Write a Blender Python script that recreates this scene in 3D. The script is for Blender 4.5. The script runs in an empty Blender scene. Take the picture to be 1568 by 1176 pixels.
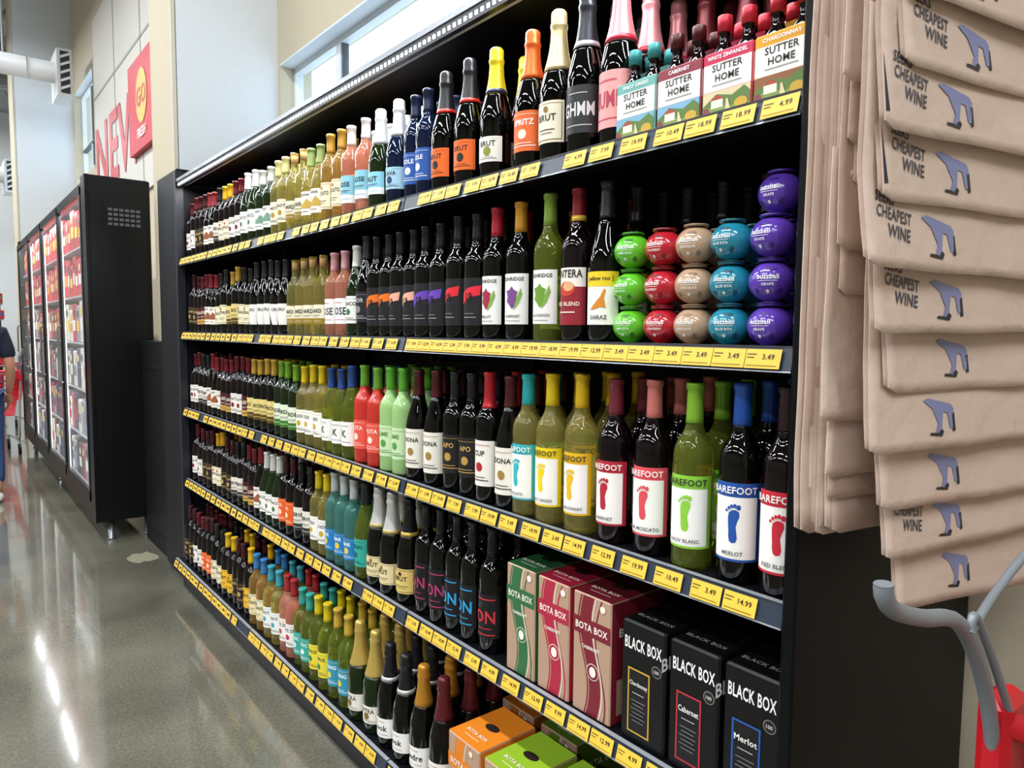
import bpy, math, random
from mathutils import Matrix, Vector
from mathutils.geometry import tessellate_polygon
random.seed(7)
R_=random.Random(11)
scene=bpy.context.scene
COL=scene.collection
try:
    scene.view_settings.view_transform='Standard'
    scene.view_settings.look='None'
except Exception as e: pass

# ------------------------------------------------------------------ materials
def lin(c): return c/12.92 if c<=0.04045 else ((c+0.055)/1.055)**2.4
def hexc(h):
    h=h.lstrip('#'); return tuple(lin(int(h[i:i+2],16)/255) for i in (0,2,4))
_M={}
def mat(h,rough=.5,metal=0,trans=0,emit=0,coat=0,spec=.5,name=None,alpha=1,bump=0,bscale=60,var=0,ior=1.45):
    key=(h,rough,metal,trans,emit,coat,spec,alpha,bump,bscale,var,ior)
    if key in _M: return _M[key]
    m=bpy.data.materials.new(name or 'm_'+h.strip('#')); m.use_nodes=True
    nt=m.node_tree; b=nt.nodes['Principled BSDF']; c=(*hexc(h),1)
    b.inputs['Base Color'].default_value=c
    b.inputs['Roughness'].default_value=rough
    b.inputs['Metallic'].default_value=metal
    b.inputs['Transmission Weight'].default_value=trans
    b.inputs['Coat Weight'].default_value=coat
    b.inputs['Specular IOR Level'].default_value=spec
    b.inputs['Alpha'].default_value=alpha
    b.inputs['IOR'].default_value=ior
    if emit:
        b.inputs['Emission Color'].default_value=c; b.inputs['Emission Strength'].default_value=emit
        try: m.cycles.emission_sampling='NONE'
        except Exception: pass
    if bump or var:
        tc=nt.nodes.new('ShaderNodeTexCoord'); n=nt.nodes.new('ShaderNodeTexNoise')
        n.inputs['Scale'].default_value=bscale; n.inputs['Detail'].default_value=6
        nt.links.new(tc.outputs['Object'],n.inputs['Vector'])
        if bump:
            bp=nt.nodes.new('ShaderNodeBump'); bp.inputs['Strength'].default_value=bump; bp.inputs['Distance'].default_value=.02
            nt.links.new(n.outputs['Fac'],bp.inputs['Height']); nt.links.new(bp.outputs['Normal'],b.inputs['Normal'])
        if var:
            mx=nt.nodes.new('ShaderNodeMixRGB'); mx.inputs[1].default_value=tuple(x*(1-var) for x in c[:3])+(1,)
            mx.inputs[2].default_value=tuple(min(1,x*(1+var)) for x in c[:3])+(1,)
            nt.links.new(n.outputs['Fac'],mx.inputs[0]); nt.links.new(mx.outputs[0],b.inputs['Base Color'])
    _M[key]=m; return m
def paper(h): return mat(h,.45)

# ------------------------------------------------------------------ mesh builder
_T={}
def textmesh(s,bold=.02):
    if (s,bold) in _T: return _T[(s,bold)]
    c=bpy.data.curves.new('t','FONT'); c.body=s; c.size=1; c.offset=bold; c.resolution_u=2; c.space_character=1.05
    o=bpy.data.objects.new('t',c); COL.objects.link(o)
    dg=bpy.context.evaluated_depsgraph_get(); dg.update()
    me=bpy.data.meshes.new_from_object(o.evaluated_get(dg))
    vs=[(v.co.x,v.co.y) for v in me.vertices]; fs=[tuple(p.vertices) for p in me.polygons]
    bpy.data.objects.remove(o); bpy.data.curves.remove(c); bpy.data.meshes.remove(me)
    if not vs: r=([],[],1)
    else:
        x0=min(v[0] for v in vs);x1=max(v[0] for v in vs);y0=min(v[1] for v in vs);y1=max(v[1] for v in vs)
        h=max(y1-y0,.3)
        r=([((x-(x0+x1)/2)/h,(y-(y0+y1)/2)/h) for x,y in vs],fs,(x1-x0)/h)
    _T[(s,bold)]=r; return r
def clipu(P,c,keep_hi):
    out=[]; n=len(P)
    for i in range(n):
        a=P[i];b=P[(i+1)%n]; ia=(a[0]>=c) if keep_hi else (a[0]<=c); ib=(b[0]>=c) if keep_hi else (b[0]<=c)
        if ia: out.append(a)
        if ia!=ib:
            t=(c-a[0])/(b[0]-a[0]); out.append((c,a[1]+(b[1]-a[1])*t))
    return out

class MB:
    def __init__(s,wrap=0): s.v=[];s.f=[];s.m=[];s.sm=[];s.mats=[];s.wrap=wrap
    def mi(s,m):
        if m not in s.mats: s.mats.append(m)
        return s.mats.index(m)
    def face(s,idx,m,sm=False): s.f.append(tuple(idx)); s.m.append(s.mi(m)); s.sm.append(sm)
    def poly(s,pts,m,sm=False):
        b=len(s.v); s.v+= [tuple(p) for p in pts]; s.face(range(b,b+len(pts)),m,sm)
    def box(s,x0,y0,z0,x1,y1,z1,m,mx=None):
        b=len(s.v); P=[(x0,y0,z0),(x1,y0,z0),(x1,y1,z0),(x0,y1,z0),(x0,y0,z1),(x1,y0,z1),(x1,y1,z1),(x0,y1,z1)]
        if mx: P=[tuple(mx@Vector(p)) for p in P]
        s.v+=P
        for q in ((3,2,1,0),(4,5,6,7),(0,1,5,4),(1,2,6,5),(2,3,7,6),(3,0,4,7)): s.face([b+i for i in q],m)
    def bbox(s,x0,y0,z0,x1,y1,z1,m,c=.004):
        rings=[]
        for (z,i) in ((z0,c),(z0+c,0),(z1-c,0),(z1,c)):
            X0,X1,Y0,Y1=x0+i,x1-i,y0+i,y1-i
            pts=[(X0+c,Y0),(X1-c,Y0),(X1,Y0+c),(X1,Y1-c),(X1-c,Y1),(X0+c,Y1),(X0,Y1-c),(X0,Y0+c)]
            k=len(s.v); s.v+=[(a,d,z) for a,d in pts]; rings.append(k)
        s.face([rings[0]+i for i in range(7,-1,-1)],m)
        for r in range(3):
            for i in range(8):
                j=(i+1)%8; s.face((rings[r]+i,rings[r]+j,rings[r+1]+j,rings[r+1]+i),m)
        s.face([rings[3]+i for i in range(8)],m)
    def lathe(s,prof,m,seg=24,cx=0,cy=0,cz=0,sm=True):
        b=len(s.v); n=len(prof)
        for r,z in prof:
            for i in range(seg):
                a=2*math.pi*i/seg; s.v.append((cx+r*math.cos(a),cy+r*math.sin(a),cz+z))
        for k in range(n-1):
            for i in range(seg):
                j=(i+1)%seg; s.face((b+k*seg+i,b+k*seg+j,b+(k+1)*seg+j,b+(k+1)*seg+i),m,sm)
        s.face([b+(n-1)*seg+i for i in range(seg)],m); s.face([b+i for i in range(seg-1,-1,-1)],m)
    def tube(s,pts,r,m,seg=8):
        pts=[Vector(p) for p in pts]; n=len(pts); b=len(s.v); up=Vector((.13,.31,.94))
        for i,p in enumerate(pts):
            t=(pts[min(i+1,n-1)]-pts[max(i-1,0)]).normalized()
            a=t.cross(up)
            if a.length<.1: a=t.cross(Vector((1,0,0)))
            a.normalize(); c=t.cross(a)
            rr=r[i] if isinstance(r,(list,tuple)) else r
            for k in range(seg):
                w=2*math.pi*k/seg; s.v.append(tuple(p+a*math.cos(w)*rr+c*math.sin(w)*rr))
        for i in range(n-1):
            for k in range(seg):
                j=(k+1)%seg; s.face((b+i*seg+k,b+i*seg+j,b+(i+1)*seg+j,b+(i+1)*seg+k),m,True)
        s.face([b+k for k in range(seg)],m); s.face([b+(n-1)*seg+k for k in range(seg-1,-1,-1)],m)
    def flat(s,P,m,fn,d):
        """one planar polygon (u,v) mapped by fn; sliced in u when wrapping round a curve"""
        if not s.wrap:
            b=len(s.v); s.v+=[fn(u,v,d) for u,v in P]; s.face(range(b,b+len(P)),m); return
        tris=tessellate_polygon([[Vector((u,v,0)) for u,v in P]]) if len(P)>3 else [(0,1,2)]
        w=s.wrap
        for t in tris:
            T=[P[i] if isinstance(i,int) else i for i in t]
            k0=math.floor(min(p[0] for p in T)/w); k1=math.ceil(max(p[0] for p in T)/w)
            for k in range(k0,k1):
                Q=clipu(T,k*w,True)
                if len(Q)>=3: Q=clipu(Q,(k+1)*w,False)
                if len(Q)>=3:
                    b=len(s.v); s.v+=[fn(u,v,d) for u,v in Q]; s.face(range(b,b+len(Q)),m,False)
    def elems(s,els,fn,eps=.0004):
        for k,e in enumerate(els):
            d=eps*(k+1)
            if e[0]=='r':
                _,u0,v0,u1,v1,c=e; n=max(1,int(abs(u1-u0)/.005)) if s.wrap else 1; m=paper(c); b=len(s.v)
                for i in range(n+1):
                    u=u0+(u1-u0)*i/n; s.v.append(fn(u,v0,d)); s.v.append(fn(u,v1,d))
                for i in range(n): s.face((b+2*i,b+2*i+2,b+2*i+3,b+2*i+1),m,True)
            elif e[0]=='e':
                _,cu,cv,ru,rv,c=e; N=14
                s.flat([(cu+ru*math.cos(2*math.pi*i/N),cv+rv*math.sin(2*math.pi*i/N)) for i in range(N)],paper(c),fn,d)
            elif e[0]=='p': s.flat(list(e[1]),paper(e[2]),fn,d)
            elif e[0]=='t':
                _,t,cu,cv,h,c=e[:6]; m=paper(c); rot=e[6] if len(e)>6 else 0; xs=e[7] if len(e)>7 else 1
                mw=e[8] if len(e)>8 else None
                vs,fs,w=textmesh(t); ca,sa=math.cos(rot),math.sin(rot)
                if mw and w*h*xs>mw: xs=mw/(w*h)
                Q=[(cu+x*h*xs*ca-y*h*sa,cv+x*h*xs*sa+y*h*ca) for x,y in vs]
                if s.wrap:
                    for f in fs: s.flat([Q[i] for i in f],m,fn,d+.0003)
                else:
                    b=len(s.v); s.v+=[fn(u,v,d+.0003) for u,v in Q]
                    for f in fs: s.face([b+i for i in f],m)
    def mesh(s,name):
        me=bpy.data.meshes.new(name); me.from_pydata(s.v,[],s.f)
        for m in s.mats: me.materials.append(m)
        me.polygons.foreach_set('material_index',s.m); me.polygons.foreach_set('use_smooth',s.sm); me.update(); return me
    def obj(s,name,parent=None,loc=(0,0,0),rot=0):
        o=bpy.data.objects.new(name,s.mesh(name)); COL.objects.link(o); o.location=loc; o.rotation_euler[2]=rot
        if parent: o.parent=parent
        return o
def empty(name,loc=(0,0,0),rot=0):
    o=bpy.data.objects.new(name,None); COL.objects.link(o); o.location=loc; o.rotation_euler[2]=rot; o.empty_display_size=.1; return o
def smooth_path(P,n=6):
    P=[Vector(p) for p in P]; out=[]
    for i in range(len(P)-1):
        p0=P[max(i-1,0)];p1=P[i];p2=P[i+1];p3=P[min(i+2,len(P)-1)]
        for k in range(n):
            t=k/n; out.append(.5*((2*p1)+(p2-p0)*t+(2*p0-5*p1+4*p2-p3)*t*t+(3*p1-p0-3*p2+p3)*t**3))
    out.append(P[-1]); return out

# ------------------------------------------------------------------ camera (24 mm-class phone lens)
f=1090.0
cd=bpy.data.cameras.new('camera'); cam=bpy.data.objects.new('camera',cd); COL.objects.link(cam)
cd.sensor_width=36; cd.lens=f/1568*36; cd.clip_start=.02
M=Matrix.Rotation(math.radians(-39),4,'Z')@Matrix.Rotation(math.radians(90-4.3),4,'X')@Matrix.Rotation(math.radians(.5),4,'Z')
M.translation=(0,0,1.47); cam.matrix_world=M; scene.camera=cam

# ------------------------------------------------------------------ room
def wallmat(h): return mat(h,.8,bump=.06,bscale=40,var=.04)
WHITE=wallmat('#dde3e8'); BEIGE=wallmat('#c8bea6'); CREAM=wallmat('#d2ccbb'); TAUPE=wallmat('#7d7669')
def floor_material():
    m=bpy.data.materials.new('polished_concrete'); m.use_nodes=True; nt=m.node_tree; b=nt.nodes['Principled BSDF']
    tc=nt.nodes.new('ShaderNodeTexCoord')
    n1=nt.nodes.new('ShaderNodeTexNoise'); n1.inputs['Scale'].default_value=1.6; n1.inputs['Detail'].default_value=9
    n2=nt.nodes.new('ShaderNodeTexNoise'); n2.inputs['Scale'].default_value=85; n2.inputs['Detail'].default_value=4
    n3=nt.nodes.new('ShaderNodeTexVoronoi'); n3.inputs['Scale'].default_value=55
    r1=nt.nodes.new('ShaderNodeValToRGB'); r1.color_ramp.elements[0].position=.3; r1.color_ramp.elements[1].position=.75
    r1.color_ramp.elements[0].color=(*hexc('#5a584d'),1); r1.color_ramp.elements[1].color=(*hexc('#838070'),1)
    r2=nt.nodes.new('ShaderNodeValToRGB'); r2.color_ramp.elements[0].position=.38; r2.color_ramp.elements[1].position=.68
    r2.color_ramp.elements[0].color=(.76,.76,.76,1); r2.color_ramp.elements[1].color=(1.1,1.1,1.08,1)
    r3=nt.nodes.new('ShaderNodeValToRGB'); r3.color_ramp.elements[0].position=.08; r3.color_ramp.elements[1].position=.2
    r3.color_ramp.elements[0].color=(.8,.78,.74,1); r3.color_ramp.elements[1].color=(1,1,1,1)
    mx=nt.nodes.new('ShaderNodeMixRGB'); mx.blend_type='MULTIPLY'; mx.inputs[0].default_value=1
    my=nt.nodes.new('ShaderNodeMixRGB'); my.blend_type='MULTIPLY'; my.inputs[0].default_value=1
    for n in (n1,n2,n3): nt.links.new(tc.outputs['Object'],n.inputs['Vector'])
    nt.links.new(n1.outputs['Fac'],r1.inputs[0]); nt.links.new(n2.outputs['Fac'],r2.inputs[0]); nt.links.new(n3.outputs['Distance'],r3.inputs[0])
    nt.links.new(r1.outputs[0],mx.inputs[1]); nt.links.new(r2.outputs[0],mx.inputs[2])
    nt.links.new(mx.outputs[0],my.inputs[1]); nt.links.new(r3.outputs[0],my.inputs[2]); nt.links.new(my.outputs[0],b.inputs['Base Color'])
    mr=nt.nodes.new('ShaderNodeMapRange'); mr.inputs[3].default_value=.06; mr.inputs[4].default_value=.17
    nt.links.new(n1.outputs['Fac'],mr.inputs[0]); nt.links.new(mr.outputs[0],b.inputs['Roughness'])
    b.inputs['Specular IOR Level'].default_value=.9
    b.inputs['Coat Weight'].default_value=.45; b.inputs['Coat Roughness'].default_value=.05
    return m
H=7.0
q=MB(); q.box(-9,-6,-.1,2.2,26,0,floor_material()); q.obj('floor')
q=MB(); q.box(-9,-6,H,2.2,26,H+.1,mat('#9a9da0',.9)); q.obj('ceiling')
q=MB(); q.box(-9.1,-6,0,-9,26,H,TAUPE); q.obj('wall_left')
q=MB(); q.box(-9,-6.1,0,2.2,-6,H,TAUPE); q.obj('wall_near')
q=MB(); q.box(-9,26,0,2.2,26.1,H,WHITE); q.obj('wall_far')
WX=1.86; WT=2.08
q=MB()
def wb(y0,y1,z0,z1,m=BEIGE): q.box(WX,y0,z0,WT,y1,z1,m)
WTOP=3.225
wins=[(-1.5,4.78,2.70,WTOP),(11.7,13.3,3.75,5.1),(15.0,18.5,3.0,5.1)]
wb(-6,26,0,2.70); wb(-6,-1.5,2.7,H); wb(4.78,11.7,2.7,H); wb(-1.5,4.78,WTOP,H)
wb(11.7,13.3,2.7,3.75); wb(11.7,13.3,5.1,H); wb(13.3,15,2.7,H); wb(15,18.5,2.7,3.0); wb(15,18.5,5.1,H); wb(18.5,26,2.7,H)
q.obj('wall_right')
FR=mat('#dfe6ea',.5); GL=mat('#ffffff',.0,alpha=.04)
for n,(y0,y1,z0,z1) in enumerate(wins):
    q=MB(); t=.036; fx0,fx1=1.955,2.01
    q.box(WX-.001,y0,z1-.012,fx0,y1,z1,WHITE)
    q.box(WX-.001,y0,z0,fx0,y1,z0+.012,WHITE)
    q.box(fx0,y0,z0,fx1,y1,z0+t,FR); q.box(fx0,y0,z1-t-.012,fx1,y1,z1-.012,FR)
    ys=[y1]
    yy=y1-.68 if n==0 else y1-(y1-y0)/2
    while yy>y0+.3: ys.append(yy); yy-=1.5
    ys.append(y0)
    for y in ys:
        q.box(fx0-.002,max(y0,y-t*.7),z0+t,fx1,min(y1,y+t*.7),z1-t-.012,FR)
        if y not in (y0,y1): q.box(fx0+.01,y-t*1.1,z0+t,fx1-.005,y-t*.7,z1-t-.012,mat('#4a5056',.5))
    if n: q.box(WX-.002,y0-.03,z0-.03,WX+.02,y0,z1+.03,mat('#50565c',.5)); q.box(fx0-.004,y0,z0+.35*(z1-z0),fx1,y1,z0+.35*(z1-z0)+.03,mat('#50565c',.5))
    q.box(1.985,y0+.01,z0+.01,1.989,y1-.01,z1-.02,GL)
    q.obj('window_%d'%(n+1))
q=MB(); tb=mat('#8f9698',.9)
def branch(p,d,l,r,k):
    e=p+d*l; q.tube([p,(p+e)/2+Vector((R_.uniform(-.05,.05),R_.uniform(-.05,.05),0))*l,e],[r,r*.8,r*.6],tb,5)
    if k>0:
        for i in range(3):
            dd=(d+Vector((R_.uniform(-.6,.6),R_.uniform(-.8,.8),R_.uniform(-.1,.5)))).normalized(); branch(p+d*l*R_.uniform(.5,1),dd,l*.72,r*.5,k-1)
for y in (14,18.5,22.5): branch(Vector((9,y,0)),Vector((0,0,1)),3.2,.06,4)
q.obj('bare_tree_row')

def column(y0,y1,x0):
    q=MB(); q.box(x0+.02,y0,0,WX,y1,H,WHITE); q.box(x0,y0+.002,0,x0+.02,y1,H,BEIGE)
    q.box(x0-.004,y0,0,x0+.024,y0+.02,H,CREAM)
    return q.obj('column')
column(4.82,5.38,1.2); column(13.4,14.1,1.06); column(20,20.7,1.06)
q=MB(); jm=mat('#b4b8ba',.7)
for y in range(2,26,2):
    q.box(-9,y-.05,H-.12,WX,y+.05,H,jm); q.box(-9,y-.04,H-.75,WX,y+.04,H-.68,jm)
    x=-8.8
    while x<1.5:
        q.tube([(x,y,H-.7),(x+.35,y,H-.1)],.018,jm,5); q.tube([(x+.35,y,H-.1),(x+.7,y,H-.7)],.018,jm,5); x+=.7
q.obj('roof_joists')
def duct(y,z,x1,r):
    q=MB(); dm=mat('#e4e7e8',.4)
    q.tube([(-8,y,z),(x1,y,z)],r,dm,20)
    for x in (-6,-4,-2,0,x1-.35): q.tube([(x,y,z),(x+.04,y,z)],r*1.05,dm,20)
    q.box(x1-.02,y-.3,z-.36,x1+.16,y+.3,z+.26,dm)
    q.box(x1+.02,y-.31,z-.33,x1+.13,y-.30,z+.23,mat('#35383a',.6))
    for k in range(5): 
        zz=z-.30+k*.105; q.poly([(x1+.02,y-.33,zz),(x1+.13,y-.33,zz+.06),(x1+.13,y-.315,zz+.10),(x1+.02,y-.315,zz+.04)],dm)
    q.tube([(x1-.6,y,z),(x1-.6,y,H-.1)],.01,dm,6)
    q.obj('air_duct')
duct(12.0,5.0,1.46,.14); duct(17.5,4.45,1.2,.16)
q=MB(); sw=mat('#d6d3cb',.6); RED=mat('#c8102e',.5); gl=mat('#a3a29c',.6)
q.box(WX-.03,7.2,2.95,WX-.001,11.4,5.6,sw)
for y in (8.6,10.0): q.box(WX-.035,y,2.95,WX-.03,y+.03,5.6,gl)
q.box(WX-.035,7.2,4.55,WX-.03,11.4,4.58,gl)
q.box(WX-.09,7.7,3.35,WX-.03,8.98,4.3,RED)
q.elems([('e',0,0,.25,.28,'#e7b23a'),('t','GO',0,0,.2,'#c8102e'),('t','FRESH',0,-.37,.10,'#ffffff')],lambda u,v,d:(WX-.092-d,8.35-u,3.88+v),.003)
q.elems([('t','NEW',0,0,.85,'#c8343e')],lambda u,v,d:(WX-.034-d,9.98-u,3.72+v),.003)
q.obj('wall_sign')

# ------------------------------------------------------------------ shelving gondola
BLK=mat('#090a0d',.45,spec=.3); BLK2=mat('#111317',.5,spec=.3); SLATE=mat('#2f3846',.35); LIP=mat('#a7acb3',.25,metal=.3)
YEL='#edc044'
Y0,Y1=.605,4.265; XF=1.08; XB=1.60
joins=[Y0,1.832,3.045,Y1]
surf={1:1.850,2:1.443,3:1.016,4:.613,5:.165}
gond=empty('wine_shelf_unit')
q=MB()
q.box(XB,Y0,0,XB+.03,Y1,2.30,BLK)
z=.3
while z<2.2: q.box(XB-.006,Y0,z,XB,Y1,z+.012,BLK2); z+=.05
for y in joins: q.box(XB-.035,y-.015,0,XB,y+.015,2.3,BLK2)
for k in (1,2,3,4):
    z=surf[k]
    for a,b in zip(joins[:-1],joins[1:]):
        q.box(XF+.006,a+.0015,z-.028,XB,b-.0015,z,BLK)
        for y in (a+.02,b-.02): q.box(XF+.1,y-.002,z-.07,XB,y+.002,z-.028,BLK)
        y=a+.15
        while y<b-.05: q.box(XF+.03,y,z-.030,XB-.02,y+.006,z-.028,BLK2); y+=.03
q.box(1.012,Y0,.135,XB,Y1,.165,BLK); q.box(1.05,Y0,0,1.07,Y1,.135,BLK)
q.box(XF,Y0,2.262,XB,Y1,2.285,BLK); q.box(XF-.012,Y0,2.236,XF+.004,Y1,2.285,mat('#15171c',.4))
q.box(XF-.016,Y0,2.268,XF-.012,Y1,2.284,mat('#8d929a',.3,metal=.4))
q.obj('frame',gond)
q=MB(); led=mat('#eaf2ff',.4,emit=7.0); y=Y0+.02
q2=MB(); q2.box(XF+.006,Y0+.01,2.250,XF+.034,Y1-.01,2.262,mat('#b9bec6',.4)); q2.obj('led_rail',gond)
while y<Y1-.02:
    q.box(XF-.0135,y,2.245,XF-.012,y+.010,2.255,led); y+=.024
q.obj('led_dots',gond)
q=MB(); q.bbox(XF-.01,Y1+.012,.02,XB+.1,4.715,2.345,mat('#121318',.5,spec=.3)); q.box(XF-.02,Y1+.0,.02,XF+.02,Y1+.03,2.33,mat('#23262e',.4)); q.obj('far_end_panel',gond)
q=MB(); q.bbox(XF-.02,.578,0,1.83,.603,2.32,mat('#060709',.45,spec=.2)); q.obj('near_end_panel',gond)
q=MB()
prices=['12.99','9.99','3.49','18.99','14.99','7.99','10.49','19.99','5.99','4.99']
for k in (1,2,3,4,5):
    xf=XF if k<5 else 1.012; zc=surf[k]-.016; TL=.30
    fn0=lambda u,v,d,yc=0,xf=xf,zc=zc:(xf-.004+v*TL-d,yc-u,zc+v)
    for a,b in zip(joins[:-1],joins[1:]):
        a+=.003;b-=.003
        P_=[(xf-.001,-.022),(xf-.0115,-.022),(xf-.0105,-.0195),(xf+.0005,.018),(xf-.003,.021),(xf+.010,.021)]
        for (m_,i) in ((BLK,0),(LIP,1),(SLATE,2),(LIP,3),(LIP,4)):
            p0,p1=P_[i],P_[i+1]; q.poly([(p0[0],b,zc+p0[1]),(p0[0],a,zc+p0[1]),(p1[0],a,zc+p1[1]),(p1[0],b,zc+p1[1])],m_)
        y=b-.045
        while y>a+.03:
            w=.0325
            if not (R_.random()<.04):
                pr=R_.choice(prices) if k!=2 or y>1.05 else '3.49'
                els=[('r',-w,-.0165,w,.0155,YEL)]
                els+=[('t',pr,.010,.003,.0095,'#2a2410'),('r',-w+.003,.006,-.012,.008,'#5c5226'),('r',-w+.003,.001,-.016,.0025,'#5c5226'),('r',-w+.003,-.012,w-.006,-.0108,'#8a7420')] if y<3.3 else [('r',-.014,-.005,.02,.005,'#5a4c18')]
                q.elems(els,lambda u,v,d,yc=y:fn0(u,v,d+.0058,yc),.0003)
            y-=(.0662 if (k==2 and y<1.83) else R_.choice([.070,.077,.086]))
q.obj('price_tags',gond)

# ------------------------------------------------------------------ bottles
GLK=mat('#030403',.03,spec=.5); GRED=mat('#0b0407',.03,spec=.5); GGR=mat('#1a2c10',.03,trans=.35,spec=.5)
GYE=mat('#f0e486',.02,trans=.88,ior=1.33); GLG=mat('#b6c64e',.02,trans=.88,ior=1.33); GAM=mat('#e6ba66',.03,trans=.82,ior=1.33); GRO=mat('#f0a488',.04,trans=.7,ior=1.33)
GCR=mat('#cf3a30',.12,trans=.15); GCG=mat('#a9d48a',.12,trans=.2); GTE=mat('#78c4bc',.04,trans=.8,ior=1.33); GBL=mat('#0a1630',.04)
SH={
 'bx':dict(R=.037,p=[(.030,.002),(.0345,0),(.037,.006),(.037,.184),(.0366,.192),(.0350,.200),(.0318,.2085),(.0272,.216),(.0222,.223),(.0183,.231),(.0160,.241),(.0148,.254),(.0142,.275),(.0140,.298),(.0158,.2990),(.0160,.307),(.0148,.310)],fz=.243),
 'bg':dict(R=.039,p=[(.030,.002),(.036,0),(.039,.006),(.039,.142),(.0385,.155),(.0365,.168),(.0330,.182),(.0285,.197),(.0238,.212),(.0198,.227),(.0168,.243),(.0150,.262),(.0143,.288),(.0142,.298),(.016,.2990),(.0162,.306),(.0148,.310)],fz=.238),
 'sp':dict(R=.042,p=[(.032,.002),(.039,0),(.042,.008),(.042,.142),(.0412,.154),(.0385,.168),(.0345,.184),(.0298,.200),(.0252,.216),(.0215,.233),(.0187,.252),(.0172,.270),(.0170,.278),(.0188,.283),(.0190,.288),(.0168,.292),(.0172,.303),(.0165,.313),(.012,.318),(.005,.320)],fz=.205),
}
WS=1.32
def bottle(name,shape,glass,foil,els,h=None,foil2=None,fz=None,cork=False):
    s=SH[shape]; top=s['p'][-1][1]; zs=(h or top)/top; xs=1+(zs-1)*.35; R=s['R']; fz=fz or s['fz']
    q=MB(wrap=.005); pr=s['p']
    def interp(z):
        for (r0,a),(r1,b) in zip(pr[:-1],pr[1:]):
            if a<=z<=b and b>a: return r0+(r1-r0)*(z-a)/(b-a)
        return pr[-1][0]
    if foil:
        q.lathe([p for p in pr if p[1]<fz]+[(interp(fz),fz)],glass)
        q.lathe([(interp(fz)*.9,fz),(interp(fz)+.0007,fz+.0003)]+[(r+.0007,z) for r,z in pr if z>fz+.002],foil)
        if foil2:
            z2=fz+.012; q.lathe([(interp(fz)+.0012,fz+.001),(interp(z2)+.0012,z2)],foil2)
    else:
        q.lathe(pr,glass)
        if cork: q.lathe([(.0148,.268),(.0148,.305)],mat('#c9a26a',.7))
    def fn(u,v,d):
        r=interp(v) if v>.15 else R
        a=u/R; return (-(r+d)*math.cos(a),-(r+d)*math.sin(a),v)
    q.elems(els,fn)
    q.v=[(x*xs,y*xs,z*zs) for x,y,z in q.v]
    return q.mesh(name)
def L(bg,acc='#444444',txt='WINE',w=.078,z0=.046,z1=.138,tc='#222222',kind=0):
    w*=WS; h=z1-z0; e=[('r',-w/2,z0,w/2,z1,bg)]; tw=w*.7
    if kind==0: e+=[('t',txt,0,z0+h*.72,.013,tc,0,1,tw),('e',0,z0+h*.42,.011,.011,acc),('r',-w*.32,z0+h*.12,w*.32,z0+h*.14,tc),('r',-w*.22,z0+h*.19,w*.22,z0+h*.205,tc),('r',-w*.35,z0+h*.9,w*.35,z0+h*.91,acc)]
    if kind==1: e+=[('r',-w/2,z0,w/2,z0+h*.3,acc),('t',txt,0,z0+h*.68,.016,tc,0,1,tw),('r',-w*.28,z0+h*.44,w*.28,z0+h*.46,tc),('r',-w*.2,z0+h*.38,w*.2,z0+h*.39,tc),('r',-w*.3,z0+h*.14,w*.3,z0+h*.16,bg)]
    if kind==2: e+=[('r',-w*.44,z0+h*.06,w*.44,z0+h*.94,acc),('r',-w*.42,z0+h*.08,w*.42,z0+h*.92,bg),('t',txt,0,z0+h*.6,.014,tc,0,1,tw),('r',-w*.25,z0+h*.3,w*.25,z0+h*.32,tc),('r',-w*.18,z0+h*.22,w*.18,z0+h*.235,tc),('e',0,z0+h*.80,.006,.006,acc)]
    if kind==3: e+=[('t',txt,0,z0+h*.5,h*.30,tc,0,1,tw),('r',-w*.3,z0+h*.15,w*.3,z0+h*.17,acc),('r',-w*.2,z0+h*.82,w*.2,z0+h*.84,acc)]
    if kind==4: e+=[('p',[(-w*.5,z0+h*.35),(-w*.25,z0+h*.62),(-w*.05,z0+h*.45),(w*.2,z0+h*.7),(w*.5,z0+h*.4),(w*.5,z0+h*.28),(-w*.5,z0+h*.28)],acc),('t',txt,0,z0+h*.86,.010,tc,0,1,tw),('r',-w*.25,z0+h*.14,w*.25,z0+h*.16,tc)]
    return e
def foot(c,cu,cv,s):
    sole=[(-.001,-.021),(.0035,-.020),(.0052,-.015),(.0042,-.008),(.0034,-.002),(.0050,.004),(.0075,.010),(.0070,.015),(.003,.0175),(-.0015,.0170),(-.0055,.0140),(-.0066,.008),(-.0062,.001),(-.0056,-.007),(-.0055,-.014),(-.0042,-.019)]
    e=[('p',[(cu+x*s,cv+y*s) for x,y in sole],c)]
    for (x,y,r) in ((.0062,.0205,.0027),(.0018,.0222,.0021),(-.0020,.0215,.0019),(-.0052,.0195,.0017),(-.0078,.0165,.0015)):
        e.append(('e',cu+x*s,cv+y*s,r*s,r*1.15*s,c))
    return e
def LB(c,txt,light=False):
    dk='#2b2b2b' if light else '#f6f4ee'
    e=[('r',-.050,.036,.050,.158,c),('r',-.0405,.040,.0405,.136,'#f6f4ee')]
    e+=foot(c,0,.093,1.35)
    e+=[('t','BAREFOOT',0,.147,.0112,dk,0,.95),('t',txt,0,.0495,.0062,'#444444')]
    return e
def F(h,metal=.2,r=.35): return mat(h,r,metal=metal)
P={}
def D(n,*a,**k): P[n]=bottle('bottle_'+n,*a,**k)
D('rw','bx',GRED,F('#5a1018'),L('#f2eee6','#7a1f2a','ESTATE'))
D('rw2','bx',GRED,F('#16161a'),L('#e6e0d4','#333333','RESERVE',kind=1))
D('rw3','bg',GLK,F('#7a1a22'),L('#f0ebe0','#9a5a3a','VALLEY',kind=4))
D('rk','bx',GRED,F('#3a0d14'),L('#2a1c1c','#b79a4a','CELLARS',tc='#c9ad63'))
D('rmaroon','bx',GRED,F('#6d1525'),L('#4a1020','#c8a050','MALBEC',tc='#e5d7c0',kind=1))
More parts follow.
